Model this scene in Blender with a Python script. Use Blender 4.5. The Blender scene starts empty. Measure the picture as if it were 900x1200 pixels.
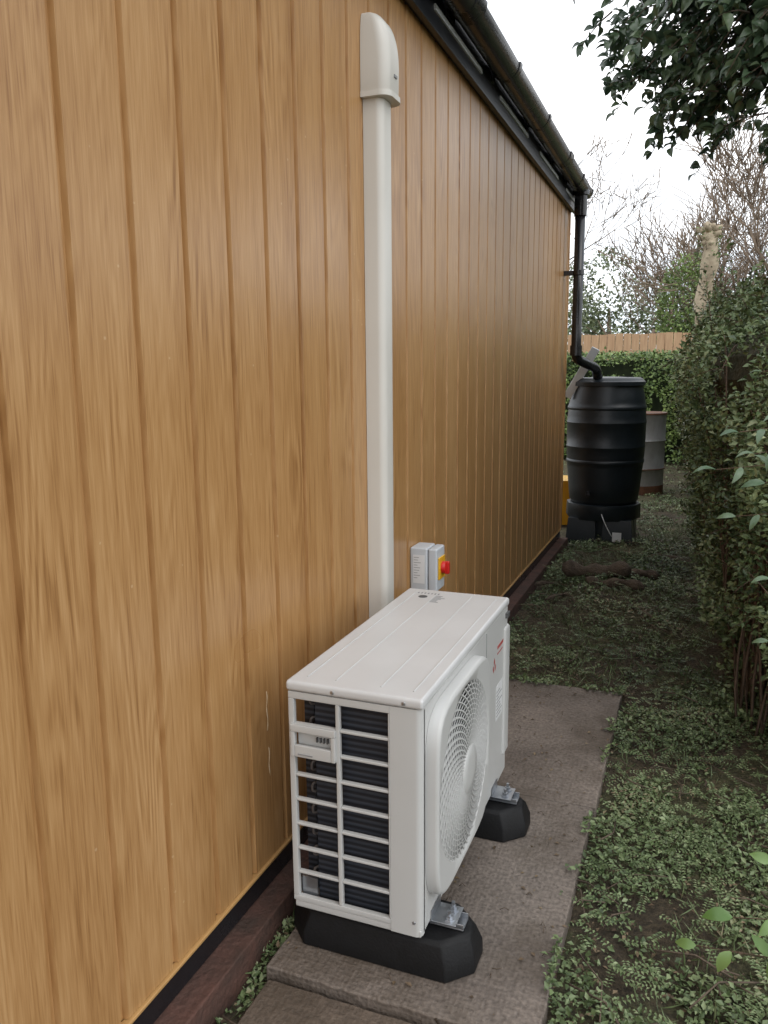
import bpy, bmesh, math, random
import numpy as np
from mathutils import Vector, Matrix, noise
random.seed(7); rng=np.random.default_rng(7)
S=bpy.context.scene
COL=S.collection
# ---------------------------------------------------------------- materials
def newmat(name):
    m=bpy.data.materials.new(name); m.use_nodes=True
    nt=m.node_tree; b=nt.nodes['Principled BSDF']; return m,nt,b
def N(nt,t,**k):
    n=nt.nodes.new(t)
    for a,v in k.items():
        if a.startswith('i_'): n.inputs[a[2:].replace('_',' ')].default_value=v
        else: setattr(n,a,v)
    return n
def ramp(nt,fac,stops):
    r=nt.nodes.new('ShaderNodeValToRGB')
    el=r.color_ramp.elements
    while len(el)<len(stops): el.new(0.5)
    for e,(p,c) in zip(el,stops):
        e.position=p; e.color=(*c,1)
    nt.links.new(fac,r.inputs[0]); return r
def simple(name,c1,c2=None,rough=0.5,metal=0,scale=8,bump=0,bscale=None,stretch=None,spec=0.5,rvar=0):
    m,nt,b=newmat(name)
    c2=c2 or tuple(x*0.85 for x in c1)
    tc=N(nt,'ShaderNodeTexCoord'); mp=N(nt,'ShaderNodeMapping')
    if stretch: mp.inputs['Scale'].default_value=stretch
    nt.links.new(tc.outputs['Object'],mp.inputs[0])
    n=N(nt,'ShaderNodeTexNoise',i_Scale=scale,i_Detail=6.0,i_Roughness=0.6)
    nt.links.new(mp.outputs[0],n.inputs['Vector'])
    r=ramp(nt,n.outputs[0],[(0.3,c2),(0.7,c1)])
    nt.links.new(r.outputs[0],b.inputs['Base Color'])
    b.inputs['Roughness'].default_value=rough; b.inputs['Metallic'].default_value=metal
    b.inputs['Specular IOR Level'].default_value=spec
    if rvar:
        mr=N(nt,'ShaderNodeMapRange'); mr.inputs[3].default_value=rough-rvar; mr.inputs[4].default_value=rough+rvar
        nt.links.new(n.outputs[0],mr.inputs[0]); nt.links.new(mr.outputs[0],b.inputs['Roughness'])
    if bump:
        n2=N(nt,'ShaderNodeTexNoise',i_Scale=bscale or scale*6,i_Detail=4.0)
        nt.links.new(mp.outputs[0],n2.inputs['Vector'])
        bp=N(nt,'ShaderNodeBump',i_Strength=bump,i_Distance=0.01)
        nt.links.new(n2.outputs[0],bp.inputs['Height']); nt.links.new(bp.outputs[0],b.inputs['Normal'])
    return m
def leafmat(name,stops,rough=0.45,trans=0.0,nscale=1.5):
    m,nt,b=newmat(name)
    at=N(nt,'ShaderNodeAttribute',attribute_name='rnd')
    tc=N(nt,'ShaderNodeTexCoord'); n=N(nt,'ShaderNodeTexNoise',i_Scale=nscale,i_Detail=1.0)
    nt.links.new(tc.outputs['Object'],n.inputs['Vector'])
    ad=N(nt,'ShaderNodeMath',operation='MULTIPLY_ADD'); ad.inputs[1].default_value=0.65
    sb=N(nt,'ShaderNodeMath',operation='MULTIPLY_ADD'); sb.inputs[1].default_value=1.2; sb.inputs[2].default_value=-0.42
    nt.links.new(n.outputs[0],sb.inputs[0]); nt.links.new(at.outputs['Fac'],ad.inputs[0]); nt.links.new(sb.outputs[0],ad.inputs[2])
    r=ramp(nt,ad.outputs[0],stops)
    nt.links.new(r.outputs[0],b.inputs['Base Color']); b.inputs['Roughness'].default_value=rough
    if trans>0:
        tr=N(nt,'ShaderNodeBsdfTranslucent'); nt.links.new(r.outputs[0],tr.inputs[0])
        mx=N(nt,'ShaderNodeMixShader'); mx.inputs[0].default_value=trans
        out=nt.nodes['Material Output']
        nt.links.new(b.outputs[0],mx.inputs[1]); nt.links.new(tr.outputs[0],mx.inputs[2]); nt.links.new(mx.outputs[0],out.inputs[0])
    return m
def woodclad():
    m,nt,b=newmat('woodgrain_cladding'); L=nt.links.new
    tc=N(nt,'ShaderNodeTexCoord')
    sx=N(nt,'ShaderNodeSeparateXYZ'); L(tc.outputs['Object'],sx.inputs[0])
    def math_(op,a,bv=None,c=None):
        n=N(nt,'ShaderNodeMath',operation=op)
        L(a,n.inputs[0])
        if bv is not None:
            if hasattr(bv,'is_linked'): L(bv,n.inputs[1])
            else: n.inputs[1].default_value=bv
        if c is not None:
            if hasattr(c,'is_linked'): L(c,n.inputs[2])
            else: n.inputs[2].default_value=c
        return n.outputs[0]
    fl=math_('FLOOR',math_('MULTIPLY',math_('ADD',sx.outputs['Y'],3.0-0.072),1/0.30)); mo=math_('MULTIPLY',fl,7.37)
    def coords(sy,sz):
        a=math_('MULTIPLY',sx.outputs['Y'],sy); c=math_('MULTIPLY',sx.outputs['Z'],sz)
        cb=N(nt,'ShaderNodeCombineXYZ'); L(a,cb.inputs[0]); L(c,cb.inputs[1]); L(mo,cb.inputs[2]); return cb.outputs[0]
    def noi(c,det,rg=0.5,dist=0): 
        n=N(nt,'ShaderNodeTexNoise',i_Scale=1.0,i_Detail=det,i_Roughness=rg,i_Distortion=dist); L(c,n.inputs['Vector']); return n.outputs[0]
    n1=noi(coords(8,0.9),1.5,0.5,0.5)
    si=math_('SINE',math_('MULTIPLY',n1,120))
    n2=noi(coords(34,1.6),4,0.6); n3=noi(coords(420,13),1.5); n4=noi(coords(6,0.35),2); n6=noi(coords(160,6.5),3)
    nk=noi(coords(10,2.6),3,0.6)
    kk=N(nt,'ShaderNodeMapRange'); kk.inputs[1].default_value=0.50; kk.inputs[2].default_value=0.68; L(nk,kk.inputs[0])
    ring=math_('MULTIPLY',si,math_('MULTIPLY_ADD',kk.outputs[0],0.10,0.018))
    a=math_('ADD',ring,-0.22)
    a=math_('MULTIPLY_ADD',n2,0.24,a); a=math_('MULTIPLY_ADD',n3,0.36,a); a=math_('MULTIPLY_ADD',n6,0.42,a); a=math_('MULTIPLY_ADD',n4,0.42,a)
    r=ramp(nt,a,[(0.28,(0.27,0.130,0.043)),(0.42,(0.37,0.195,0.072)),(0.54,(0.43,0.24,0.096)),(0.72,(0.51,0.305,0.138))])
    v=N(nt,'ShaderNodeTexVoronoi',i_Scale=24.0); L(tc.outputs['Object'],v.inputs['Vector'])
    ms=N(nt,'ShaderNodeMapRange'); ms.inputs[1].default_value=0.08; ms.inputs[2].default_value=0.05; ms.inputs[3].default_value=0; ms.inputs[4].default_value=0.3
    L(v.outputs['Distance'],ms.inputs[0])
    nm=N(nt,'ShaderNodeTexNoise',i_Scale=2.5); L(tc.outputs['Object'],nm.inputs['Vector'])
    gt=math_('GREATER_THAN',nm.outputs[0],0.56)
    mm=math_('MULTIPLY',ms.outputs[0],gt)
    mx=N(nt,'ShaderNodeMix',data_type='RGBA'); mx.inputs['B'].default_value=(0.7,0.55,0.36,1)
    L(mm,mx.inputs['Factor']); L(r.outputs[0],mx.inputs['A']); L(mx.outputs['Result'],b.inputs['Base Color'])
    rr=N(nt,'ShaderNodeMapRange'); rr.inputs[3].default_value=0.24; rr.inputs[4].default_value=0.42
    L(nm.outputs[0],rr.inputs[0]); L(rr.outputs[0],b.inputs['Roughness'])
    bp=N(nt,'ShaderNodeBump',i_Strength=0.25,i_Distance=0.001); L(n3,bp.inputs['Height'])
    n5=noi(coords(3,1.2),1)
    bp2=N(nt,'ShaderNodeBump',i_Strength=0.35,i_Distance=0.02); L(n5,bp2.inputs['Height']); L(bp.outputs[0],bp2.inputs['Normal'])
    L(bp2.outputs[0],b.inputs['Normal'])
    b.inputs['Specular IOR Level'].default_value=0.5
    return m
M_clad=woodclad()
M_black=simple('black_plastic',(0.016,0.016,0.018),(0.009,0.009,0.011),rough=0.26,scale=5,rvar=0.08)
M_fascia=simple('dark_fascia',(0.020,0.023,0.030),(0.014,0.015,0.019),rough=0.35,scale=5)
M_rubber=simple('black_rubber',(0.008,0.008,0.009),(0.005,0.005,0.005),rough=0.6,scale=30,bump=0.12,spec=0.3)
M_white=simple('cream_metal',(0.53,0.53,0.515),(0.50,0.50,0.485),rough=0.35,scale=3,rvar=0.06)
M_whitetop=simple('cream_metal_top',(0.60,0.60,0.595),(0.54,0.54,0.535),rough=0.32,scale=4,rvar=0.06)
M_pvc=simple('cream_pvc',(0.62,0.60,0.55),(0.58,0.56,0.51),rough=0.38,scale=3)
M_grey=simple('grey_plastic',(0.54,0.57,0.60),(0.50,0.53,0.56),rough=0.45)
M_hollowshade=simple('hollow_shade',(0.012,0.012,0.014),(0.006,0.006,0.008),rough=0.7)  # near-black colour standing in for shade inside the fan hollow
M_galv=simple('galvanised_steel',(0.55,0.57,0.6),(0.35,0.37,0.4),rough=0.3,metal=0.9,scale=25)
M_skyglint=simple('pale_sky_glint',(0.75,0.77,0.8),(0.6,0.62,0.65),rough=0.3)  # pale colour imitating sky light along the fascia, not a trim material
M_red=simple('red_plastic',(0.6,0.02,0.015),(0.5,0.015,0.012),rough=0.35)
M_yellow=simple('yellow_plastic',(0.75,0.42,0.02),(0.65,0.35,0.02),rough=0.4)
M_label=simple('paper_label',(0.72,0.73,0.73),(0.67,0.67,0.67),rough=0.5)
M_mortar=simple('dried_drip',(0.6,0.5,0.36),(0.5,0.36,0.2),rough=0.7,scale=60)
M_ink=simple('label_ink',(0.06,0.06,0.06),(0.1,0.1,0.1),rough=0.6)
M_inkg=simple('label_ink_grey',(0.3,0.3,0.3),(0.22,0.22,0.22),rough=0.6)
M_redink=simple('red_ink',(0.50,0.10,0.09),(0.42,0.07,0.06),rough=0.5)
M_butt=simple('green_black_plastic',(0.013,0.019,0.024),(0.008,0.012,0.016),rough=0.40,scale=6,bump=0.1,bscale=60,rvar=0.1)
M_drum=simple('galvanised_drum_steel',(0.40,0.41,0.42),(0.24,0.23,0.22),rough=0.5,metal=0.3,scale=5,stretch=(1,1,0.5))
M_rust=simple('rust',(0.16,0.07,0.035),(0.08,0.035,0.02),rough=0.85,scale=14)
M_brick=simple('plinth_brick',(0.11,0.05,0.036),(0.05,0.03,0.022),rough=0.85,scale=12,bump=0.6)
M_fence=simple('fence_timber',(0.50,0.33,0.19),(0.37,0.22,0.12),rough=0.7,scale=6,stretch=(6,6,0.6))
M_bark=simple('bark',(0.16,0.12,0.085),(0.07,0.05,0.035),rough=0.9,scale=14,bump=0.8,stretch=(1,1,0.3))
M_twig=simple('twigs',(0.27,0.20,0.145),(0.16,0.12,0.085),rough=0.9,scale=3)
M_pale=simple('pale_bark',(0.50,0.42,0.30),(0.24,0.19,0.13),rough=0.9,scale=7,bump=0.8,bscale=25)
M_hstem=simple('hedge_stem',(0.18,0.12,0.085),(0.09,0.062,0.043),rough=0.9,scale=20,bump=0.5)
def concrete(name,a,bc,moss):
    m,nt,b=newmat(name); L=nt.links.new
    tc=N(nt,'ShaderNodeTexCoord')
    n=N(nt,'ShaderNodeTexNoise',i_Scale=3.0,i_Detail=9.0,i_Roughness=0.65); L(tc.outputs['Object'],n.inputs['Vector'])
    r=ramp(nt,n.outputs[0],[(0.3,bc),(0.52,a),(0.75,tuple(x*1.3 for x in a))])
    n2=N(nt,'ShaderNodeTexNoise',i_Scale=90.0,i_Detail=4.0); L(tc.outputs['Object'],n2.inputs['Vector'])
    r2=ramp(nt,n2.outputs[0],[(0.3,(0.5,0.5,0.5)),(0.65,(1.1,1.1,1.1))])
    mx=N(nt,'ShaderNodeMix',data_type='RGBA',blend_type='MULTIPLY'); mx.inputs['Factor'].default_value=0.85
    L(r.outputs[0],mx.inputs['A']); L(r2.outputs[0],mx.inputs['B'])
    n3=N(nt,'ShaderNodeTexNoise',i_Scale=2.6,i_Detail=8.0,i_Roughness=0.72); L(tc.outputs['Object'],n3.inputs['Vector'])
    r3=ramp(nt,n3.outputs[0],[(0.47,(0,0,0)),(0.62,(moss,moss,moss))])
    mx2=N(nt,'ShaderNodeMix',data_type='RGBA'); mx2.inputs['B'].default_value=(0.080,0.060,0.042,1)
    L(r3.outputs[0],mx2.inputs['Factor']); L(mx.outputs['Result'],mx2.inputs['A']); L(mx2.outputs['Result'],b.inputs['Base Color'])
    vo=N(nt,'ShaderNodeTexVoronoi',i_Scale=95.0); vo.inputs['Randomness'].default_value=0.15; L(tc.outputs['Object'],vo.inputs['Vector'])
    bp=N(nt,'ShaderNodeBump',i_Strength=0.4,i_Distance=0.003); L(vo.outputs['Distance'],bp.inputs['Height'])
    bp2=N(nt,'ShaderNodeBump',i_Strength=0.5,i_Distance=0.006); L(n2.outputs[0],bp2.inputs['Height']); L(bp.outputs[0],bp2.inputs['Normal'])
    L(bp2.outputs[0],b.inputs['Normal']); b.inputs['Roughness'].default_value=0.72
    return m
M_slab=concrete('slab_concrete',(0.20,0.165,0.138),(0.125,0.10,0.083),0.7)
M_slab2=concrete('slab_dirty',(0.15,0.115,0.088),(0.09,0.068,0.052),0.85)
def soil():
    m,nt,b=newmat('soil'); L=nt.links.new
    tc=N(nt,'ShaderNodeTexCoord')
    n=N(nt,'ShaderNodeTexNoise',i_Scale=3.2,i_Detail=10.0,i_Roughness=0.75); L(tc.outputs['Object'],n.inputs['Vector'])
    r=ramp(nt,n.outputs[0],[(0.3,(0.055,0.044,0.028)),(0.45,(0.10,0.078,0.05)),(0.56,(0.095,0.098,0.046)),(0.66,(0.18,0.14,0.09)),(0.8,(0.24,0.19,0.13))])
    n2=N(nt,'ShaderNodeTexNoise',i_Scale=70.0,i_Detail=6.0,i_Roughness=0.7); L(tc.outputs['Object'],n2.inputs['Vector'])
    r2=ramp(nt,n2.outputs[0],[(0.35,(0.35,0.35,0.35)),(0.62,(1.5,1.45,1.35))])
    mx=N(nt,'ShaderNodeMix',data_type='RGBA',blend_type='MULTIPLY'); mx.inputs['Factor'].default_value=0.9
    L(r.outputs[0],mx.inputs['A']); L(r2.outputs[0],mx.inputs['B'])
    L(mx.outputs['Result'],b.inputs['Base Color']); b.inputs['Roughness'].default_value=0.95
    bp=N(nt,'ShaderNodeBump',i_Strength=1.0,i_Distance=0.03); L(n2.outputs[0],bp.inputs['Height']); L(bp.outputs[0],b.inputs['Normal'])
    return m
M_soil=soil()
G_ground=leafmat('ground_leaves',[(0.0,(0.045,0.07,0.028)),(0.35,(0.10,0.145,0.055)),(0.62,(0.165,0.22,0.095)),(0.82,(0.26,0.31,0.16)),(0.95,(0.28,0.21,0.13))],nscale=1.6)
G_hedge=leafmat('hedge_leaves',[(0.0,(0.04,0.065,0.03)),(0.4,(0.10,0.15,0.058)),(0.75,(0.18,0.235,0.10)),(1.0,(0.28,0.31,0.17))],nscale=2.0)
G_holly=leafmat('holly_leaves',[(0.0,(0.026,0.05,0.030)),(0.5,(0.065,0.105,0.058)),(1.0,(0.14,0.19,0.10))],rough=0.2,trans=0.25)
G_box=leafmat('box_leaves',[(0.0,(0.04,0.08,0.02)),(0.5,(0.13,0.20,0.05)),(1.0,(0.26,0.34,0.10))],nscale=1.0)
G_far=leafmat('far_leaves',[(0.0,(0.06,0.085,0.035)),(0.5,(0.14,0.18,0.085)),(1.0,(0.27,0.30,0.16))],nscale=0.5)
G_fg=leafmat('shrub_leaves',[(0.0,(0.05,0.11,0.03)),(0.5,(0.11,0.21,0.05)),(1.0,(0.2,0.31,0.10))],rough=0.35,trans=0.25)
G_fg2=leafmat('glaucous_leaves',[(0.0,(0.03,0.07,0.035)),(0.5,(0.08,0.14,0.07)),(1.0,(0.15,0.22,0.13))],rough=0.35,trans=0.2)
G_dead=leafmat('dead_leaves',[(0.0,(0.06,0.04,0.025)),(0.5,(0.14,0.095,0.055)),(1.0,(0.26,0.2,0.12))],rough=0.7)
# ---------------------------------------------------------------- helpers
def empty(name,loc=(0,0,0)):
    o=bpy.data.objects.new(name,None); o.empty_display_size=0.1; COL.objects.link(o); return o
def addmesh(name,verts,faces,mat,parent=None,smooth=False):
    me=bpy.data.meshes.new(name); me.from_pydata([tuple(v) for v in verts],[],faces); me.update()
    o=bpy.data.objects.new(name,me); COL.objects.link(o); me.materials.append(mat)
    if smooth:
        for p in me.polygons: p.use_smooth=True
    if parent: o.parent=parent
    return o
def fixn(o):
    bm=bmesh.new(); bm.from_mesh(o.data); bmesh.ops.recalc_face_normals(bm,faces=bm.faces); bm.to_mesh(o.data); bm.free()
def bev(o,w,seg=2):
    md=o.modifiers.new('bevel','BEVEL'); md.width=w; md.segments=seg; md.limit_method='ANGLE'; md.angle_limit=math.radians(35)
    for p in o.data.polygons: p.use_smooth=True
    md.harden_normals=False
    w2=o.modifiers.new('wn','WEIGHTED_NORMAL')
def box(name,x0,x1,y0,y1,z0,z1,mat,parent=None,b=0):
    v=[(x,y,z) for x in (x0,x1) for y in (y0,y1) for z in (z0,z1)]
    f=[(0,1,3,2),(4,6,7,5),(0,4,5,1),(2,3,7,6),(0,2,6,4),(1,5,7,3)]
    o=addmesh(name,v,f,mat,parent)
    if b: bev(o,b)
    return o
def boxes(name,lst,mat,parent=None,b=0):
    V=[];F=[]
    for (x0,x1,y0,y1,z0,z1) in lst:
        k=len(V); V+=[(x,y,z) for x in (x0,x1) for y in (y0,y1) for z in (z0,z1)]
        F+=[tuple(i+k for i in f) for f in [(0,1,3,2),(4,6,7,5),(0,4,5,1),(2,3,7,6),(0,2,6,4),(1,5,7,3)]]
    o=addmesh(name,V,F,mat,parent)
    if b: bev(o,b,1)
    return o
def lathe(name,prof,c,mat,parent=None,n=64,axis='Z'):
    V=[];F=[]
    for (r,h) in prof:
        for i in range(n):
            a=2*math.pi*i/n; p=(r*math.cos(a),r*math.sin(a),h)
            if axis=='X': p=(h,p[0],p[1])
            if axis=='Y': p=(p[0],h,p[1])
            V.append((c[0]+p[0],c[1]+p[1],c[2]+p[2]))
    for j in range(len(prof)-1):
        for i in range(n):
            a=j*n+i;b=j*n+(i+1)%n; F.append((a,b,b+n,a+n))
    F.append(tuple(range(n-1,-1,-1))); F.append(tuple((len(prof)-1)*n+i for i in range(n)))
    o=addmesh(name,V,F,mat,parent,smooth=True); fixn(o)
    md=o.modifiers.new('es','EDGE_SPLIT'); md.split_angle=math.radians(50)
    return o
def tubes(name,paths,mat,parent=None,n=6):
    V=[];F=[]
    for pts,rad in paths:
        pts=[Vector(p) for p in pts]
        if not hasattr(rad,'__len__'): rad=[rad]*len(pts)
        k=len(V); prev=None
        for i,p in enumerate(pts):
            t=(pts[min(i+1,len(pts)-1)]-pts[max(i-1,0)])
            if t.length<1e-9: t=Vector((0,0,1))
            t.normalize()
            if prev is None:
                u=t.orthogonal().normalized()
            else:
                u=(prev-t*prev.dot(t))
                u=u.normalized() if u.length>1e-6 else t.orthogonal().normalized()
            prev=u; w=t.cross(u)
            for j in range(n):
                a=2*math.pi*j/n
                V.append(p+u*math.cos(a)*rad[i]+w*math.sin(a)*rad[i])
        for i in range(len(pts)-1):
            for j in range(n):
                a=k+i*n+j;b=k+i*n+(j+1)%n; F.append((a,b,b+n,a+n))
        F.append(tuple(k+j for j in range(n-1,-1,-1))); F.append(tuple(k+(len(pts)-1)*n+j for j in range(n)))
    return addmesh(name,V,F,mat,parent,smooth=True)
def leaves(name,P,D,U,size,mat,parent=None,aspect=0.5,fold=0.15,hi=False):
    n=len(P); P=np.asarray(P,float); D=np.asarray(D,float); U=np.asarray(U,float); s=np.asarray(size,float).reshape(-1,1)
    D=D/(np.linalg.norm(D,axis=1,keepdims=True)+1e-9)
    W=np.cross(D,U); W/=np.linalg.norm(W,axis=1,keepdims=True)+1e-9
    Nn=np.cross(W,D)
    a=aspect*s
    if not hi:
        pts=[P,P+D*s*0.45+W*a*0.5+Nn*s*fold,P+D*s-Nn*s*0.08,P+D*s*0.45-W*a*0.5+Nn*s*fold]
        V=np.stack(pts,1).reshape(-1,3); nv=4; tri=np.array([[0,1,2],[0,2,3]])
    else:
        prof=[(0.0,0.03),(0.15,0.62),(0.35,1.0),(0.58,0.95),(0.8,0.6),(1.0,0.02)]
        pts=[]
        for (t,w) in prof:
            c=P+D*s*t+Nn*s*(0.14*math.sin(t*3)-0.12*t*t)
            pts+= [c+W*a*0.5*w+Nn*a*fold*w, c, c-W*a*0.5*w+Nn*a*fold*w]
        V=np.stack(pts,1).reshape(-1,3); nv=18; tri=[]
        for i in range(5):
            k=i*3
            for (p,q) in ((0,1),(1,2)):
                tri+=[[k+p,k+q,k+3+q],[k+p,k+3+q,k+3+p]]
        tri=np.array(tri)
    F=(tri[None]+ (np.arange(n)*nv)[:,None,None]).reshape(-1,3)
    me=bpy.data.meshes.new(name)
    me.vertices.add(len(V)); me.vertices.foreach_set('co',V.astype(np.float32).ravel())
    me.loops.add(F.size); me.loops.foreach_set('vertex_index',F.astype(np.int32).ravel())
    me.polygons.add(len(F)); me.polygons.foreach_set('loop_start',np.arange(0,F.size,3,dtype=np.int32))
    me.update(calc_edges=True)
    at=me.attributes.new('rnd','FLOAT','FACE'); at.data.foreach_set('value',np.repeat(rng.random(n),len(tri)).astype(np.float32))
    if hi: me.polygons.foreach_set('use_smooth',np.ones(len(F),dtype=bool))
    me.materials.append(mat)
    o=bpy.data.objects.new(name,me); COL.objects.link(o)
    if parent: o.parent=parent
    return o
def rdir(n):
    d=rng.normal(size=(n,3)); return d/np.linalg.norm(d,axis=1,keepdims=True)
# ---------------------------------------------------------------- camera
f=920.0; psi=math.radians(21.55); th=math.radians(9.9); rho=0.0087
Fv=Vector((-math.sin(psi)*math.cos(th),math.cos(psi)*math.cos(th),-math.sin(th)))
Rv=Vector((math.cos(psi),math.sin(psi),0)); Uv=Rv.cross(Fv)
R2=(Rv-Uv*rho).normalized(); U2=R2.cross(Fv)
cam=bpy.data.cameras.new('camera'); co=bpy.data.objects.new('camera',cam); COL.objects.link(co)
mt=Matrix((R2,U2,-Fv)).transposed().to_4x4(); mt.translation=Vector((0,0,1.24)); co.matrix_world=mt
cam.sensor_fit='VERTICAL'; cam.sensor_height=24; cam.lens=24*f/1200; cam.clip_start=0.05; cam.clip_end=1000
S.camera=co
# ---------------------------------------------------------------- world
w=bpy.data.worlds.new('World'); S.world=w; w.use_nodes=True; nt=w.node_tree; bg=nt.nodes['Background']
sk=nt.nodes.new('ShaderNodeTexSky'); sk.sky_type='NISHITA'; sk.sun_disc=False
EL=math.radians(48); AZ=math.radians(120)
sk.sun_elevation=EL; sk.sun_rotation=AZ; sk.air_density=1.0; sk.dust_density=2.0
tc=nt.nodes.new('ShaderNodeTexCoord'); nn=nt.nodes.new('ShaderNodeTexNoise'); nn.inputs['Scale'].default_value=2.2; nn.inputs['Detail'].default_value=5
mp=nt.nodes.new('ShaderNodeMapping'); mp.inputs['Scale'].default_value=(1,1,2.2)
nt.links.new(tc.outputs['Generated'],mp.inputs[0]); nt.links.new(mp.outputs[0],nn.inputs['Vector'])
cr=nt.nodes.new('ShaderNodeValToRGB'); cr.color_ramp.elements[0].position=0.35; cr.color_ramp.elements[0].color=(0.42,0.47,0.53,1)
cr.color_ramp.elements[1].position=0.60; cr.color_ramp.elements[1].color=(1.0,1.0,1.0,1)
nt.links.new(nn.outputs[0],cr.inputs[0])
vm=nt.nodes.new('ShaderNodeVectorMath'); vm.operation='SCALE'; vm.inputs['Scale'].default_value=16.5
nt.links.new(cr.outputs[0],vm.inputs[0])
mxw=nt.nodes.new('ShaderNodeMix'); mxw.data_type='RGBA'; mxw.inputs['Factor'].default_value=0.86
nt.links.new(sk.outputs[0],mxw.inputs['A']); nt.links.new(vm.outputs[0],mxw.inputs['B'])
nt.links.new(mxw.outputs['Result'],bg.inputs[0]); bg.inputs[1].default_value=0.15
sl=bpy.data.lights.new('sun','SUN'); sl.energy=0.6; sl.angle=math.radians(30); sl.color=(1,0.97,0.92)
so=bpy.data.objects.new('sun',sl); COL.objects.link(so)
sd=Vector((math.sin(AZ)*math.cos(EL),math.cos(AZ)*math.cos(EL),math.sin(EL)))
so.rotation_euler=sd.to_track_quat('Z','Y').to_euler()
S.view_settings.view_transform='Standard'; S.view_settings.look='None'; S.view_settings.exposure=0
# ---------------------------------------------------------------- building
WX=-0.89; YE=5.85; Y0=-3.0; ZB=0.10; ZT=2.36
bld=empty('garden_building')
prof=[(Y0,WX)]
y=Y0+0.06
while y<YE-0.08:
    prof+=[(y,WX),(y+0.003,WX-0.010),(y+0.016,WX-0.010),(y+0.019,WX)]
    y+=0.15
prof.append((YE-0.02,WX))
V=[];F=[]
for (yy,xx) in prof: V+=[(xx,yy,ZB),(xx,yy,ZT)]
for i in range(len(prof)-1): F.append((2*i,2*i+2,2*i+3,2*i+1))
cl=addmesh('cladding',V,F,M_clad,bld); 
box('corner_trim',WX-0.05,WX+0.006,YE-0.03,YE+0.008,ZB,ZT,M_clad,bld,b=0.002)
box('wall_core',-4.6,WX-0.014,Y0,YE-0.002,ZB-0.02,ZT,M_clad,bld)
box('drip_trim',WX-0.01,WX+0.007,Y0,YE-0.031,ZB-0.009,ZB-0.001,simple('drip_trim',(0.50,0.29,0.11),rough=0.4),bld,b=0.002)
box('damp_course',WX-0.03,WX-0.004,Y0,YE,0.03,ZB-0.013,M_black,bld)
box('plinth',-4.6,WX+0.055,Y0,YE+0.01,-0.2,0.028,M_brick,bld,b=0.004)
FXo=WX+0.035
box('soffit',WX-0.02,FXo-0.021,Y0,YE+0.05,ZT-0.004,ZT+0.01,M_fascia,bld)
box('fascia',FXo-0.02,FXo,Y0,YE+0.05,2.345,2.50,M_fascia,bld,b=0.002)
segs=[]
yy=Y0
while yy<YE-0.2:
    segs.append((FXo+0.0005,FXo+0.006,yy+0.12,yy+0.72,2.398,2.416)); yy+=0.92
boxes('fascia_sky_glint',segs,M_skyglint,bld)  # added pale pieces imitate the broken sky reflection between fascia and gutter
V=[(FXo+0.01,Y0,2.53),(FXo+0.01,YE+0.08,2.53),(-2.75,YE+0.08,3.05),(-2.75,Y0,3.05),(-4.7,YE+0.08,2.53),(-4.7,Y0,2.53)]
V+= [(a,b_,c-0.03) for (a,b_,c) in V]
F=[(0,1,2,3),(3,2,4,5),(6,9,8,7),(9,11,10,8),(0,6,7,1),(4,10,11,5),(1,7,8,2),(2,8,10,4),(0,3,9,6),(3,5,11,9)]
rf=addmesh('roof',V,F,M_fascia,bld); fixn(rf)
addmesh('gable',[(WX-0.02,YE-0.004,ZT),(-4.6,YE-0.004,ZT),(-4.6,YE-0.004,2.5),(-2.75,YE-0.004,3.01),(WX-0.02,YE-0.004,2.5)],[(0,1,2,3,4)],M_clad,bld)
GX=WX+0.035+0.062; GZ=2.475; GR=0.056
V=[];F=[];nS=14
ys=[Y0,YE-0.02]
for yy in ys:
    for k in range(nS+1):
        a=math.pi+math.pi*k/nS; V.append((GX+GR*math.cos(a),yy,GZ+GR*math.sin(a)))
    for k in range(nS,-1,-1):
        a=math.pi+math.pi*k/nS; V.append((GX+(GR-0.004)*math.cos(a),yy,GZ+(GR-0.004)*math.sin(a)))
m_=2*(nS+1)
for k in range(m_): F.append((k,(k+1)%m_,m_+(k+1)%m_,m_+k))
F.append(tuple(range(m_-1,-1,-1))); F.append(tuple(range(m_,2*m_)))
g=addmesh('gutter',V,F,M_black,bld,smooth=True); fixn(g); g.modifiers.new('es','EDGE_SPLIT').split_angle=math.radians(40)
def halfband(name,y0,y1,r):
    V=[];F=[]
    for yy in (y0,y1):
        for k in range(nS+1):
            a=math.pi+math.pi*k/nS; V.append((GX+r*math.cos(a),yy,GZ+0.006+r*math.sin(a)))
    n1=nS+1
    for k in range(nS): F.append((k,k+1,n1+k+1,n1+k))
    F.append(tuple(range(n1-1,-1,-1))); F.append(tuple(range(n1,2*n1))); F.append((0,n1,2*n1-1,n1-1))
    o=addmesh(name,V,F,M_black,bld,smooth=True); fixn(o); o.modifiers.new('es','EDGE_SPLIT').split_angle=math.radians(40)
    return o
halfband('gutter_end_cap',YE-0.045,YE-0.012,GR+0.005)
for i,yy in enumerate([0.3,1.25,2.1,2.75,3.4,4.1,4.8,5.35]):
    wd=0.10 if i in (3,6) else 0.035
    o=halfband('gutter_bracket_%d'%i,yy,yy+wd,GR+0.006)
    box('bracket_back_%d'%i,FXo,GX-GR+0.004,yy,yy+wd,GZ-0.05,GZ+0.03,M_black,bld)
DY=5.66
def rnd_path(pts,r=0.05,seg=6):
    out=[Vector(pts[0])]
    for i in range(1,len(pts)-1):
        a,b_,c=Vector(pts[i-1]),Vector(pts[i]),Vector(pts[i+1])
        p=b_+(a-b_).normalized()*min(r,(a-b_).length*.49); q=b_+(c-b_).normalized()*min(r,(c-b_).length*.49)
        for k in range(seg+1):
            t=k/seg; out.append(p*(1-t)**2+b_*2*t*(1-t)+q*t*t)
    out.append(Vector(pts[-1])); return out
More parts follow.
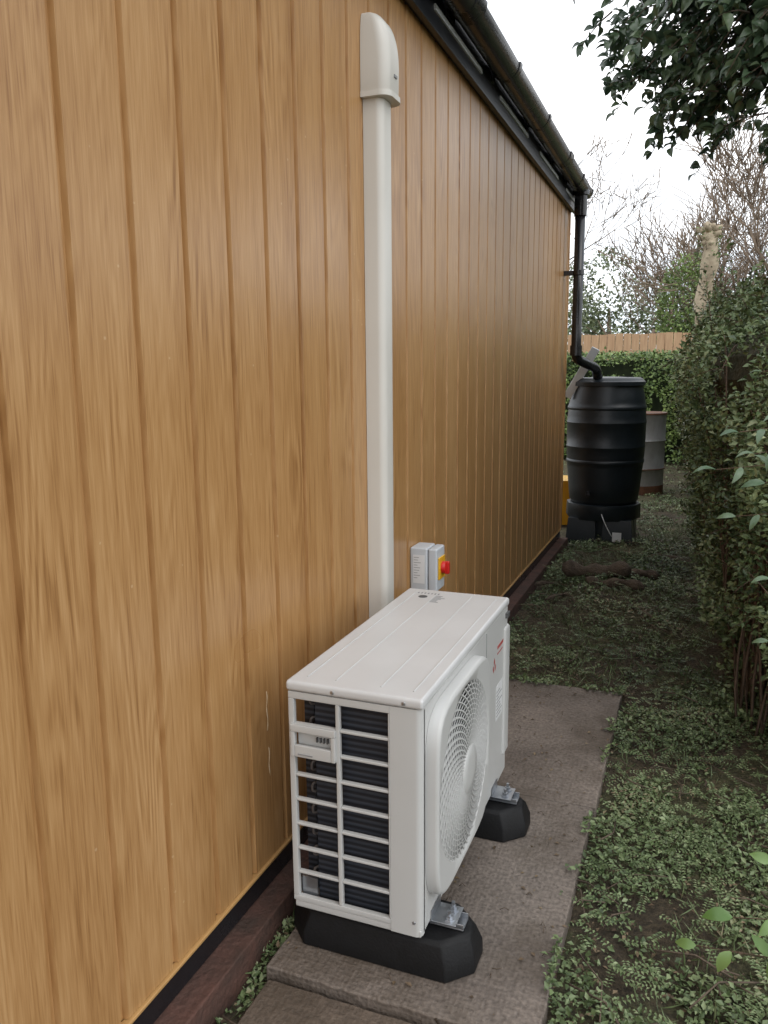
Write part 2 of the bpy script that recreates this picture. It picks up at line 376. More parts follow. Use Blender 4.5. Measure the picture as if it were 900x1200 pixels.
BC=(-0.625,6.20)
dp=rnd_path([(GX,DY,GZ-0.03),(GX,DY,1.34),(GX+0.11,DY+0.28,1.275),(GX+0.12,DY+0.32,1.20)],0.06)
tubes('downpipe',[(dp,0.034)],M_black,bld,n=20)
lathe('gutter_outlet',[(0.055,0.0),(0.055,0.03),(0.042,0.045),(0.042,-0.13),(0.036,-0.13)],(GX,DY,GZ-0.06),M_black,bld,n=24)
lathe('pipe_socket',[(0.041,0),(0.041,0.07)],(GX,DY,1.36),M_black,bld,n=24)
boxes('pipe_clip',[(WX,GX-0.03,DY-0.02,DY+0.02,1.9,1.93)],M_black,bld)
lathe('pipe_clip_ring',[(0.039,0),(0.039,0.03)],(GX,DY,1.9),M_black,bld,n=24)
for j,(ya,za,n_) in enumerate([(1.50,0.52,9),(1.502,0.38,7)]):
    tubes('dried_drip_%d'%j,[([(WX+0.0006,ya+0.002*math.sin(k*1.3),za-k*0.012) for k in range(n_)],[0.0006+0.0009*abs(math.sin(k*2.1)) for k in range(n_)])],M_mortar,bld,n=5)
# ---------------------------------------------------------------- trunking
tk=empty('pipe_trunking')
def rrect(cx,cy,dx,dy,r,n=6,flatback=True):
    x0,x1=cx-dx/2,cx+dx/2;y0,y1=cy-dy/2,cy+dy/2; r=min(r,dx*.49,dy*.49)
    pts=[(x0,y0)]
    for k in range(n+1):
        a=-math.pi/2+math.pi/2*k/n; pts.append((x1-r+r*math.cos(a),y0+r+r*math.sin(a)))
    for k in range(n+1):
        a=math.pi/2*k/n; pts.append((x1-r+r*math.cos(a),y1-r+r*math.sin(a)))
    pts.append((x0,y1)); return pts
def loft(name,rings,mat,parent):
    V=[];F=[];n=len(rings[0][0])
    for pts,z in rings: V+=[(p[0],p[1],z) for p in pts]
    for j in range(len(rings)-1):
        for i in range(n):
            a=j*n+i;b_=j*n+(i+1)%n;F.append((a,b_,b_+n,a+n))
    F.append(tuple(range(n-1,-1,-1)));F.append(tuple((len(rings)-1)*n+i for i in range(n)))
    o=addmesh(name,V,F,mat,parent,smooth=True); fixn(o); o.modifiers.new('es','EDGE_SPLIT').split_angle=math.radians(45); return o
TY=2.16
def sec(d,wd,r): return rrect(WX+0.001+d/2,TY,d,wd,r)
loft('trunking_channel',[(sec(0.058,0.080,0.022),0.42),(sec(0.058,0.080,0.022),2.02)],M_pvc,tk)
R=[(sec(0.074,0.106,0.026),1.985),(sec(0.078,0.110,0.030),1.99),(sec(0.080,0.110,0.032),2.07)]
for k in range(1,13):
    a=k/12*math.pi/2*0.97
    d=0.080*(0.12+0.88*math.cos(a)**0.7); wd=0.110*(0.5+0.5*math.cos(a)**0.45)
    R.append((sec(d,wd,0.034),2.075+0.120*math.sin(a)))
loft('wall_inlet_cover',R,M_pvc,tk)
loft('cover_collar',[(sec(0.083,0.114,0.032),1.980),(sec(0.083,0.114,0.032),1.994)],M_pvc,tk)
boxes('cover_clip',[(WX+0.066,WX+0.0835,TY-0.010,TY+0.010,2.035,2.042)],M_inkg,tk)
tubes('refrigerant_pipes',[(rnd_path([(WX+0.03,TY-0.015,0.45),(WX+0.03,TY-0.015,0.2),(WX+0.15,TY-0.06,0.2)],0.04),0.013),(rnd_path([(WX+0.03,TY+0.02,0.45),(WX+0.03,TY+0.02,0.25),(WX+0.15,TY-0.05,0.25)],0.04),0.011)],M_pvc,tk,n=10)
# ---------------------------------------------------------------- isolator
iso=empty('isolator_switch')
IX0=WX+0.001;IX1=WX+0.098;IY0=2.49;IY1=2.585
box('back_box',IX0,IX1-0.034,IY0,IY1,0.50,0.655,M_grey,iso,b=0.006)
box('cover_box',IX1-0.032,IX1,IY0+0.002,IY1-0.002,0.502,0.653,M_grey,iso,b=0.006)
box('yellow_plate',IX1,IX1+0.006,IY0+0.014,IY1-0.014,0.543,0.620,M_yellow,iso,b=0.002)
lathe('red_hub',[(0.021,0),(0.021,0.012),(0.018,0.015)],(IX1+0.006,(IY0+IY1)/2,0.582),M_red,iso,n=24,axis='X')
box('red_handle',IX1+0.015,IX1+0.032,(IY0+IY1)/2-0.008,(IY0+IY1)/2+0.008,0.560,0.604,M_red,iso,b=0.004)
box('rating_label',IX0+0.012,IX0+0.054,IY0-0.0008,IY0+0.001,0.53,0.63,M_label,iso)
boxes('label_text',[(IX0+0.015,IX0+0.015+0.012+0.02*random.random(),IY0-0.0013,IY0-0.0006,0.62-k*0.009,0.622-k*0.009) for k in range(9)],M_inkg,iso)
tubes('flex_conduit',[(rnd_path([(IX0+0.04,2.54,0.50),(IX0+0.04,2.54,0.3),(IX0+0.1,2.15,0.25)],0.06),0.011)],M_black,iso,n=10)
# ---------------------------------------------------------------- air conditioner
ac=empty('air_conditioner_outdoor_unit')
ax0,ax1=-0.757,-0.463; ay0,ay1=1.362,2.12; az0,az1=0.097,0.619
box('front_panel',ax1-0.012,ax1,ay0+0.012,ay1,az0+0.004,az1-0.024,M_white,ac,b=0.003)
loft('corner_post',[([(ax1-0.067,ay0+0.014),(ax1-0.067,ay0),(ax1-0.014,ay0)]+[(ax1-0.014+0.014*math.sin(a),ay0+0.014-0.014*math.cos(a)) for a in [math.pi/2*k/6 for k in range(1,7)]]+[(ax1,ay0+0.02),(ax1-0.011,ay0+0.02),(ax1-0.011,ay0+0.014)],z) for z in (az0+0.002,az1-0.023)],M_white,ac)
box('back_panel',ax0,ax0+0.01,ay0+0.12,ay1,az0+0.004,az1-0.024,M_white,ac)
box('end_panel',ax0+0.011,ax1-0.013,ay1-0.01,ay1,az0+0.004,az1-0.024,M_white,ac)
box('base_pan',ax0+0.002,ax1-0.002,ay0+0.002,ay1-0.002,az0,az0+0.016,M_white,ac,b=0.003)
box('lid',ax0-0.004,ax1+0.004,ay0-0.004,ay1+0.004,az1-0.0225,az1,M_whitetop,ac,b=0.007)
boxes('lid_ridges',[(ax0+0.095,ax0+0.099,ay0+0.03,ay1-0.03,az1,az1+0.0016),(ax1-0.099,ax1-0.095,ay0+0.03,ay1-0.03,az1,az1+0.0016),
  (ax0+0.03,ax0+0.034,ay0+0.03,ay1-0.03,az1,az1+0.0016),(ax1-0.029,ax1-0.025,ay0+0.03,ay1-0.03,az1,az1+0.0016)],M_whitetop,ac,b=0.0007)
lathe('lid_sticker_logo',[(0.013,0),(0.013,0.0006)],(ax0+0.066,ay1-0.075,az1+0.0002),M_ink,ac,n=20)
boxes('lid_sticker_text',[(ax0+0.095,ax0+0.095+0.02+0.02*random.random(),ay1-0.12+0.010*k,ay1-0.117+0.010*k,az1+0.0002,az1+0.0008) for k in range(7)]
   +[(ax0+0.03+0.010*k,ax0+0.034+0.010*k,ay1-0.045,ay1-0.035,az1+0.0002,az1+0.0008) for k in range(8)],M_inkg,ac)
bars=[]
gx0,gx1=ax0,ax1-0.067
ztop=az1-0.0235; zbot=az0+0.017
gt,gb=ztop-0.016,zbot+0.012
bars.append((gx0,gx1,ay0,ay0+0.012,gt,ztop)); bars.append((gx0,gx1,ay0,ay0+0.012,zbot,gb))
bars.append((gx0,gx0+0.013,ay0,ay0+0.012,gb,gt)); bars.append((gx1-0.004,gx1-0.0005,ay0,ay0+0.012,gb,gt))
midx=gx0+0.108
bars.append((midx,midx+0.009,ay0,ay0+0.011,gb,gt))
nr=8; ph=(gt-gb)/nr
for k in range(1,nr):
    z=gb+k*ph
    bars.append((gx0+0.013,midx,ay0+0.001,ay0+0.012,z-0.003,z+0.003)); bars.append((midx+0.009,gx1-0.004,ay0+0.001,ay0+0.012,z-0.003,z+0.003))
boxes('side_grille',bars,M_white,ac,b=0.0012)
boxes('screws',[(gx0+0.1,gx0+0.108,ay0-0.006,ay0-0.003,az1-0.016,az1-0.008),(ax1-0.04,ax1-0.032,ay0-0.006,ay0-0.003,az1-0.016,az1-0.008),(ax1-0.02,ax1-0.013,ay0-0.002,ay0+0.001,az0+0.03,az0+0.037)],M_galv,ac,b=0.002)
hz1=gb+7*ph+0.002; hz0=gb+6*ph-0.012
hx0,hx1=gx0+0.006,midx+0.001
boxes('carry_handle',[(hx0,hx1,ay0-0.007,ay0+0.002,hz1-0.016,hz1),(hx0,hx0+0.010,ay0-0.007,ay0+0.002,hz0,hz1-0.016),(hx1-0.010,hx1,ay0-0.007,ay0+0.002,hz0,hz1-0.016),
  (hx0+0.010,hx1-0.010,ay0-0.007,ay0+0.002,hz0,hz0+0.026),(hx0+0.010,hx1-0.010,ay0+0.010,ay0+0.020,hz0+0.02,hz1-0.012)],M_white,ac,b=0.0015)
boxes('handle_teeth',[(hx0+0.055+0.008*k,hx0+0.058+0.008*k,ay0+0.004,ay0+0.010,hz0+0.034,hz0+0.044) for k in range(4)],M_ink,ac)
boxes('handle_rim',[(hx0+0.018,hx0+0.052,ay0-0.0085,ay0-0.0065,hz0+0.006,hz0+0.0085)],M_inkg,ac)
def finmat():
    m,nt,b=newmat('condenser_fins'); L=nt.links.new
    tc=N(nt,'ShaderNodeTexCoord'); wv=N(nt,'ShaderNodeTexWave',wave_type='BANDS',bands_direction='Z',i_Scale=24.0,i_Distortion=0.3); L(tc.outputs['Object'],wv.inputs['Vector'])
    r=ramp(nt,wv.outputs['Color'],[(0.2,(0.012,0.014,0.020)),(0.9,(0.040,0.047,0.062))]); L(r.outputs[0],b.inputs['Base Color'])
    b.inputs['Roughness'].default_value=0.5; b.inputs['Metallic'].default_value=0.3
    bp=N(nt,'ShaderNodeBump',i_Strength=0.3,i_Distance=0.003); L(wv.outputs['Color'],bp.inputs['Height']); L(bp.outputs[0],b.inputs['Normal'])
    return m
M_fin=finmat()
box('condenser_coil',ax0+0.05,gx1+0.01,ay0+0.024,ay0+0.06,zbot+0.002,gt,M_fin,ac)
box('condenser_back',ax0+0.012,ax0+0.035,ay0+0.05,ay1-0.2,zbot+0.002,gt,M_fin,ac)
boxes('coil_bracket',[(ax0+0.013,ax0+0.05,ay0+0.016,ay0+0.020,zbot,zbot+0.05)],M_galv,ac)
tubes('coil_bends',[(rnd_path([(ax0+0.045,ay0+0.045,gb+0.03+k*0.05),(ax0+0.034,ay0+0.035,gb+0.03+k*0.05),(ax0+0.034,ay0+0.035,gb+0.05+k*0.05),(ax0+0.045,ay0+0.045,gb+0.05+k*0.05)],0.008),0.003) for k in range(9)],simple('dull_copper',(0.12,0.1,0.09),(0.07,0.06,0.055),rough=0.5),ac,n=6)
fy,fz=1.600,0.364; A=0.216; NH=128
def sq(t,a,n=5.5):
    c,s=abs(math.cos(t)),abs(math.sin(t)); r=a/((c**n+s**n)**(1/n)); return r*math.cos(t),r*math.sin(t)
loops=[]
for (xx,k) in ((ax1+0.0005,1.0),(ax1+0.020,1.0),(ax1+0.0255,0.990),(ax1+0.028,0.972),(ax1+0.028,0.955)):
    loops.append([(xx,fy+sq(2*math.pi*i/NH,A*k)[0],fz+sq(2*math.pi*i/NH,A*k)[1]) for i in range(NH)])
HR=0.199
for (xx,r) in ((ax1+0.026,HR),(ax1+0.022,HR-0.004),(ax1+0.004,HR-0.004)):
    loops.append([(xx,fy+r*math.cos(2*math.pi*i/NH),fz+r*math.sin(2*math.pi*i/NH)) for i in range(NH)])
V=[p for l in loops for p in l];F=[]
for j in range(len(loops)-1):
    for i in range(NH):
        a=j*NH+i;b_=j*NH+(i+1)%NH;F.append((a,b_,b_+NH,a+NH))
o=addmesh('fan_guard_frame',V,F,M_white,ac,smooth=True); o.modifiers.new('es','EDGE_SPLIT').split_angle=math.radians(40); 
lathe('fan_hollow_shade',[(HR-0.003,0),(HR-0.003,0.0015)],(ax1+0.001,fy,fz),M_hollowshade,ac,n=64,axis='X')  # dark disc painted as cavity shade; the panel behind is solid
V=[];F=[]
for bl in range(3):
    a0=bl*2*math.pi/3
    nn_=9;k0=len(V)
    for i in range(nn_):
        for j,(r) in enumerate((0.05,0.11,0.178)):
            a=a0+(i/(nn_-1))*(1.1+0.2*j)-0.15*j
            V.append((ax1+0.004+0.004*i/(nn_-1),fy+r*math.cos(a),fz+r*math.sin(a)))
    for i in range(nn_-1):
        for j in range(2):
            q=k0+i*3+j;F.append((q,q+1,q+4,q+3))
addmesh('fan_blades',V,F,simple('fan_plastic',(0.05,0.05,0.05),(0.035,0.035,0.035),rough=0.5),ac,smooth=True)
def dome(r): return ax1+0.024+0.010*max(0,1-(r/HR)**2)
def strip_ring(r,wd,th_,n=96):
    V=[];F=[]
    for i in range(n):
        a=2*math.pi*i/n;c,s=math.cos(a),math.sin(a)
        for (rr,xo) in ((r-wd/2,0),(r+wd/2,0),(r+wd/2,-th_),(r-wd/2,-th_)):
            V.append((dome(rr)+xo,fy+rr*c,fz+rr*s))
    for i in range(n):
        for j in range(4):
            a=i*4+j;b_=i*4+(j+1)%4;c2=((i+1)%n)*4
            F.append((a,b_,c2+(j+1)%4,c2+j))
    return V,F
V=[];F=[]
for k in range(12):
    r=0.064+0.0113*k
    v,f_=strip_ring(r,0.0026,0.0012); kq=len(V); V+=v; F+=[tuple(i+kq for i in q) for q in f_]
nr_=48
for k in range(nr_):
    a0=2*math.pi*k/nr_; kk=len(V); steps=9
    for i in range(steps+1):
        r=0.05+(HR-0.002-0.05)*i/steps; a=a0+0.75*(i/steps)**1.2
        wd=0.0012+0.0014*i/steps
        t=Vector((0,-math.sin(a),math.cos(a))); c=Vector((dome(r)+0.0015,fy+r*math.cos(a),fz+r*math.sin(a)))
        for q in (c-t*wd,c+t*wd,c+t*wd-Vector((0.0050,0,0)),c-t*wd-Vector((0.0050,0,0))): V.append(tuple(q))
    for i in range(steps):
        for j in range(4):
            a=kk+i*4+j;b_=kk+i*4+(j+1)%4;F.append((a,b_,b_+4,a+4))
o=addmesh('fan_guard_grille',V,F,M_white,ac); fixn(o)
lathe('fan_guard_boss',[(0.056,-0.006),(0.056,0.0),(0.053,0.003),(0.03,0.0045),(0.005,0.005)],(dome(0)-0.001,fy,fz),M_white,ac,n=48,axis='X')
boxes('panel_seam',[(ax1+0.0002,ax1+0.0012,1.874,1.8765,az0+0.01,az1-0.03)],M_inkg,ac)
boxes('brand_badge',[(ax1+0.0002,ax1+0.001,2.0+0.010*k,2.006+0.010*k,0.505,0.514) for k in range(7)]+[(ax1+0.0002,ax1+0.001,2.0+0.009*k,2.004+0.009*k,0.49,0.494) for k in range(7)],M_redink,ac)
V=[];F=[]
for (dy,dz) in ((0,0.012),(-0.010,-0.006),(0.010,-0.006)):
    k=len(V);V+=[(ax1+0.0009,1.965+dy,0.47+dz+0.011),(ax1+0.0009,1.965+dy-0.006,0.47+dz),(ax1+0.0009,1.965+dy,0.47+dz-0.011),(ax1+0.0009,1.965+dy+0.006,0.47+dz)];F.append((k,k+1,k+2,k+3))
addmesh('logo_mark',V,F,M_redink,ac)
box('rating_sticker',ax1+0.0002,ax1+0.0009,1.99,2.065,0.30,0.40,M_label,ac)
boxes('rating_text',[(ax1+0.0009,ax1+0.0012,1.995,2.025+0.035*random.random(),0.31+0.01*k,0.313+0.01*k) for k in range(8)],M_inkg,ac)
boxes('service_cover',[(ax1-0.02,ax1+0.006,2.076,ay1+0.012,0.16,0.54)],M_white,ac,b=0.006)
boxes('vent_slots',[(ax1-0.002,ax1+0.0065,ay1-0.03,ay1+0.0,0.566,0.58)],M_ink,ac)
for i,yc in enumerate((1.455,1.985)):
    hw=0.085
    X0,X1=-0.792,-0.365
    zt=0.082
    def oct_(ins,cx=0.05):
        a0,a1,b0,b1=X0+ins,X1-ins,yc-hw+ins,yc+hw-ins
        c=cx
        return [(a0+c,b0),(a1-c,b0),(a1,b0+c),(a1,b1-c),(a1-c,b1),(a0+c,b1),(a0,b1-c),(a0,b0+c)]
    o=loft('rubber_foot_%d'%(i+1),[(oct_(0),0.001),(oct_(0.001),0.035),(oct_(0.012),zt-0.012),(oct_(0.020),zt-0.002)],M_rubber,ac)
    for p in o.data.polygons: p.use_smooth=False
    o.modifiers.clear(); bev(o,0.004)
    boxes('foot_rail_%d'%(i+1),[(X0+0.06,X1-0.03,yc-0.021,yc+0.021,zt-0.001,zt+0.003),(X0+0.06,X1-0.03,yc-0.021,yc-0.018,zt+0.003,zt+0.014),(X0+0.06,X1-0.03,yc+0.018,yc+0.021,zt+0.003,zt+0.014)],M_galv,ac,b=0.0008)
    boxes('foot_bracket_%d'%(i+1),[(ax1-0.002,ax1+0.055,yc-0.035,yc+0.03,zt+0.016,zt+0.0185),(ax1+0.0005,ax1+0.003,yc-0.035,yc+0.03,zt+0.0185,zt+0.04)],M_galv,ac,b=0.0008)
    for dy in (-0.018,0.014):
        lathe('foot_bolt_%d'%(i+1),[(0.012,0),(0.012,0.002),(0.0075,0.002),(0.0075,0.010),(0.004,0.010),(0.004,0.02)],(ax1+0.036,yc+dy,zt+0.0187),M_galv,ac,n=6)
# ---------------------------------------------------------------- slabs
def slab(name,x0,x1,y0,y1,z0,z1,mat,seed):
    nx_,ny_=26,26;V=[];F=[]
    def wob(a,b_): return 0.004*noise.noise(Vector((a*14,b_*14,seed)))+0.003*noise.noise(Vector((a*50,b_*50,seed)))
    for j in range(ny_+1):
        for i in range(nx_+1):
            u,v=i/nx_,j/ny_; x=x0+(x1-x0)*u;y=y0+(y1-y0)*v
            if i in(0,nx_): x+=wob(y,seed)
            if j in(0,ny_): y+=wob(x,seed+2)
            V.append((x,y,z1))
    n0=len(V); W=nx_+1
    rim=[i for i in range(nx_)]+[nx_+j*W for j in range(ny_)]+[ny_*W+nx_-i for i in range(nx_)]+[(ny_-j)*W for j in range(ny_)]
    for k in rim: V.append((V[k][0],V[k][1],z0))
    for j in range(ny_):
        for i in range(nx_): a=j*W+i;F.append((a,a+1,a+W+1,a+W))
    m=len(rim)
    for k in range(m): F.append((rim[k],n0+k,n0+(k+1)%m,rim[(k+1)%m]))
    o=addmesh(name,V,F,mat); fixn(o); bev(o,0.004); return o
slab('paving_slab',-0.788,-0.212,1.285,2.165,-0.06,0.0,M_slab,1)
slab('paving_slab',-0.786,-0.206,2.169,3.055,-0.06,-0.001,M_slab,5)
slab('paving_slab',-0.775,-0.255,0.32,1.272,-0.07,-0.016,M_slab2,9)
# ---------------------------------------------------------------- ground
def gz(x,y):
    h=-0.045+0.022*noise.noise(Vector((x*1.3,y*1.3,0)))+0.018*noise.noise(Vector((x*6,y*6,3)))
    h+=0.05*max(0,min(1,(x-0.05)/0.6))
    if y>3.1: h+=0.035*min(1,(y-3.1)/1.0)*max(0,noise.noise(Vector((x*2.0,y*1.5,9)))+0.4)
    if y>3.1: h+=0.07*math.exp(-((x+0.45)/0.3)**2-((y-4.75)/0.3)**2)
    if -0.84<x<-0.15 and -1<y<3.15: h=min(h,-0.03)
    if abs(x)>12 or y>25 or y<-8: h=-0.1
    return h
xs=list(np.concatenate([[-300,-100,-40,-15],np.linspace(-6,-1.2,12),np.linspace(-1.1,1.2,93),np.linspace(1.4,8,16),[15,40,100,300]]))
ysg=list(np.concatenate([[-300,-60,-15],np.linspace(-6,0.4,14),np.linspace(0.5,7.5,235),np.linspace(7.7,20,50),[26,40,100,300,600]]))
V=[(x,y,gz(x,y)) for y in ysg for x in xs]; nx=len(xs)
F=[(j*nx+i,j*nx+i+1,(j+1)*nx+i+1,(j+1)*nx+i) for j in range(len(ysg)-1) for i in range(nx-1)]
addmesh('ground',V,F,M_soil,smooth=True)
P=[]
def try_add(n,x0,x1,y0,y1,thr):
    for _ in range(n):
        x=random.uniform(x0,x1);y=random.uniform(y0,y1)
        if -0.795<x<-0.205 and 0.3<y<3.06: 
            continue
        d=noise.noise(Vector((x*2.6,y*2.6,5)))+0.9*noise.noise(Vector((x*7,y*7,2)))
        if d+random.uniform(-0.22,0.22)>thr: P.append((x,y,gz(x,y)+random.uniform(0.0,0.035)*(0.6+d)))
try_add(30000,-0.21,0.75,1.0,3.2,-0.08)
try_add(28000,-0.83,0.45,3.05,6.2,0.05)
try_add(12000,-0.9,0.7,6.2,9.0,0.0)
try_add(3200,-0.835,-0.79,0.6,3.1,-0.3)
try_add(9000,-3,3,9.0,13.5,-0.3)
for _ in range(700):
    y=random.uniform(1.3,3.1); x=-0.206-abs(random.gauss(0,0.010)); 
    if noise.noise(Vector((0,y*5,0)))>0.08: P.append((x,y,0.003+random.random()*0.012))
for _ in range(500):
    x=random.uniform(-0.79,-0.2); y=3.055-abs(random.gauss(0,0.02))
    if noise.noise(Vector((x*6,3,0)))>-0.1: P.append((x,y,0.003+random.random()*0.015))
P=np.array(P); n=len(P)
D=rdir(n); D[:,2]=np.abs(D[:,2])*0.45; Un=rdir(n)*0.6+np.array([0,0,1.0])
sz=rng.uniform(0.007,0.021,n)*(1+0.10*np.maximum(0,P[:,1]-3))
leaves('ground_ivy',P,D,Un,sz,G_ground,aspect=0.6)
P=[];D=[];U=[];SZ=[]
for _ in range(1300):
    x=random.uniform(-0.2,0.6) if random.random()<0.6 else random.uniform(-0.8,0.4); y=random.uniform(1.0,3.2) if x>-0.2 and random.random()<0.6 else random.uniform(3.1,6)
    a=random.uniform(0,6.28);L_=random.uniform(0.04,0.10);z=gz(x,y)+random.uniform(0.015,0.045)
    d=Vector((math.cos(a),math.sin(a),random.uniform(-.1,.35)));sdv=Vector((-math.sin(a),math.cos(a),0))
    m=int(L_/0.009)
    for k in range(m):
        for sg in (-1,1):
            P.append(Vector((x,y,z))+d*L_*(k+1)/m);D.append(d*0.4+sdv*sg);U.append((random.gauss(0,.2),random.gauss(0,.2),1));SZ.append(random.uniform(0.008,0.014))
leaves('ground_sprays',P,D,U,SZ,G_ground,aspect=0.5)
P=[]
for _ in range(13000):
    x=random.uniform(-0.83,0.6);y=random.uniform(1.0,7.0)
    if -0.80<x<-0.2 and y<3.07: continue
    if noise.noise(Vector((x*3,y*3,20)))<-0.1: continue
    P.append((x,y,gz(x,y)))
P=np.array(P);n=len(P);D=rdir(n);D[:,2]=np.abs(D[:,2])+0.3
leaves('grass',P,D,rdir(n),rng.uniform(0.02,0.07,n),G_ground,aspect=0.06,fold=0.02)
P=[]
for _ in range(7000):
    x=random.uniform(-0.83,0.4);y=random.uniform(1.0,6)
    on=(-0.785<x<-0.215 and 1.29<y<3.05)
    if on and random.random()<0.85: continue
    P.append((x,y,0.002 if on else gz(x,y)+random.uniform(0,0.02)))
P=np.array(P);n=len(P);D=rdir(n);D[:,2]*=0.12
leaves('fallen_leaves',P,D,np.tile([0,0,1.0],(n,1))+rdir(n)*0.25,rng.uniform(0.004,0.018,n),G_dead,aspect=0.55)
paths=[]
for _ in range(340):
    x=random.uniform(-0.8,0.35);y=random.uniform(1.05,7);a=random.uniform(0,6.28);l=random.uniform(0.03,0.2)
    on=(-0.785<x<-0.215 and 1.29<y<3.05)
    if on: l=random.uniform(0.008,0.025)
    z=0.002 if on else gz(x,y)+0.03
    paths.append(([(x,y,z),(x+l*.5*math.cos(a),y+l*.5*math.sin(a),z+random.uniform(0,0.01)),(x+l*math.cos(a+.3),y+l*math.sin(a+.3),z)],random.uniform(0.0008,0.003) if not on else 0.0009))
tubes('fallen_twigs',paths,M_bark,n=5)
lg=empty('log')
paths=[]
for (x,y,a,l,r) in [(-0.50,4.72,0.15,0.40,0.055),(-0.38,4.58,-0.2,0.34,0.032),(-0.28,4.85,0.5,0.30,0.035),(-0.62,4.45,1.2,0.5,0.012),(-0.2,4.2,2.2,0.5,0.010),(-0.7,4.6,0.4,0.3,0.014)]:
    pts=[(x+l*(t-.5)*math.cos(a),y+l*(t-.5)*math.sin(a),gz(x,y)+r*0.8+0.012*math.sin(t*7+x*9)) for t in [k/10 for k in range(11)]]
    paths.append((pts,[r*(0.75+0.25*math.sin(k*1.7+x))*(1 if 0<k<10 else .6) for k in range(11)]))
tubes('log_wood',paths,simple('rotten_wood',(0.15,0.11,0.078),(0.05,0.036,0.026),rough=0.95,scale=20,bump=1.0),lg,n=12)
# ---------------------------------------------------------------- water butt
wb=empty('water_butt')
z0=0.27
def rib(r,z,h=0.016,o=0.007): return [(r,z),(r+o,z+0.006),(r+o,z+h-0.006),(r,z+h)]
prof=[(0.240,0),(0.256,0.02),(0.266,0.12),(0.275,0.22),(0.280,0.27)]+rib(0.282,0.30,0.03,0.006)+[(0.287,0.36)]+rib(0.289,0.42,0.014,0.004)+[(0.290,0.50)]+rib(0.290,0.60,0.014,0.004)+[(0.287,0.66)]+rib(0.283,0.70,0.03,0.006)+[(0.277,0.76),(0.270,0.81),(0.255,0.86),(0.255,0.875),(0.272,0.878),(0.274,0.905),(0.262,0.915)]
lathe('barrel',prof,(BC[0],BC[1],z0),M_butt,wb,n=72)
lathe('lid',[(0.262,0.915),(0.25,0.93),(0.23,0.938),(0.20,0.934),(0.10,0.942),(0.02,0.944)],(BC[0],BC[1],z0),M_butt,wb,n=72)
gb0=gz(BC[0],BC[1])-0.03
lathe('stand_top',[(0.272,0.15),(0.280,0.16),(0.276,0.262),(0.258,0.268)],(BC[0],BC[1],0),M_butt,wb,n=12)
for k in range(4):
    a=math.pi/4+k*math.pi/2
    c=(BC[0]+0.185*math.cos(a),BC[1]+0.185*math.sin(a))
    o=loft('stand_leg_%d'%(k+1),[([(c[0]+dx*s,c[1]+dy*s) for dx,dy in ((-1,-1),(1,-1),(1,1),(-1,1))],z) for s,z in ((0.112,gb0),(0.108,0.06),(0.098,0.16))],M_butt,wb)
    for p in o.data.polygons:p.use_smooth=False
    bev(o,0.012)
lathe('stand_core',[(0.19,gb0),(0.20,0.16)],(BC[0],BC[1],0),M_butt,wb,n=8)
box('stand_label',BC[0]+0.10,BC[0]+0.165,BC[1]-0.250,BC[1]-0.246,0.0,0.07,M_label,wb)
tubes('tie_string',[(rnd_path([(BC[0]+0.02,BC[1]-0.29,0.21),(BC[0]+0.06,BC[1]-0.3,0.12),(BC[0]+0.10,BC[1]-0.30,0.05)],0.03),0.003)],M_label,wb,n=5)
lathe('tap',[(0.018,-0.03),(0.018,0.0),(0.012,0.01)],(BC[0]-0.08,BC[1]-0.28,z0+0.09),M_black,wb,n=12,axis='Y')
gbd=empty('grey_gutter_offcut')
o=box('gutter_piece',-0.03,0.03,-0.006,0.006,-0.21,0.21,M_grey,gbd,b=0.003)
o.location=(-0.80,6.02,1.24); o.rotation_euler=(0.3,math.radians(28),0.2)
yc_=empty('yellow_container')
loft('container_body',[(rrect(-0.95,6.72,0.20,0.32,0.03),gz(-.86,6.7)),(rrect(-0.95,6.72,0.22,0.34,0.03),0.34)],M_yellow,yc_)
loft('container_lid',[(rrect(-0.95,6.72,0.24,0.36,0.03),0.341),(rrect(-0.95,6.72,0.24,0.36,0.03),0.365)],M_yellow,yc_)
# ---------------------------------------------------------------- steel drum
sd_=empty('steel_drum')
g0=gz(-0.5,8.9)-0.02; DX=-0.565
lathe('drum_body',[(0.285,0),(0.292,0.01),(0.285,0.02),(0.285,0.28),(0.295,0.295),(0.285,0.31),(0.285,0.58),(0.295,0.595),(0.285,0.61),(0.285,0.86),(0.294,0.87),(0.294,0.885),(0.278,0.888),(0.278,0.80)],(DX,8.9,g0),M_drum,sd_,n=56)
lathe('drum_rust_band',[(0.288,0.30),(0.297,0.292),(0.297,0.30),(0.288,0.303)],(DX,8.9,g0),M_rust,sd_,n=56)
lathe('drum_rim_rust',[(0.294,0.868),(0.2955,0.872),(0.2955,0.884),(0.294,0.887)],(DX,8.9,g0),M_rust,sd_,n=56)
lathe('drum_base_rust',[(0.2872,0.02),(0.2872,0.12)],(DX,8.9,g0),M_rust,sd_,n=56)
lathe('drum_lid',[(0.276,0.862),(0.276,0.87)],(DX,8.9,g0),M_rust,sd_,n=56)
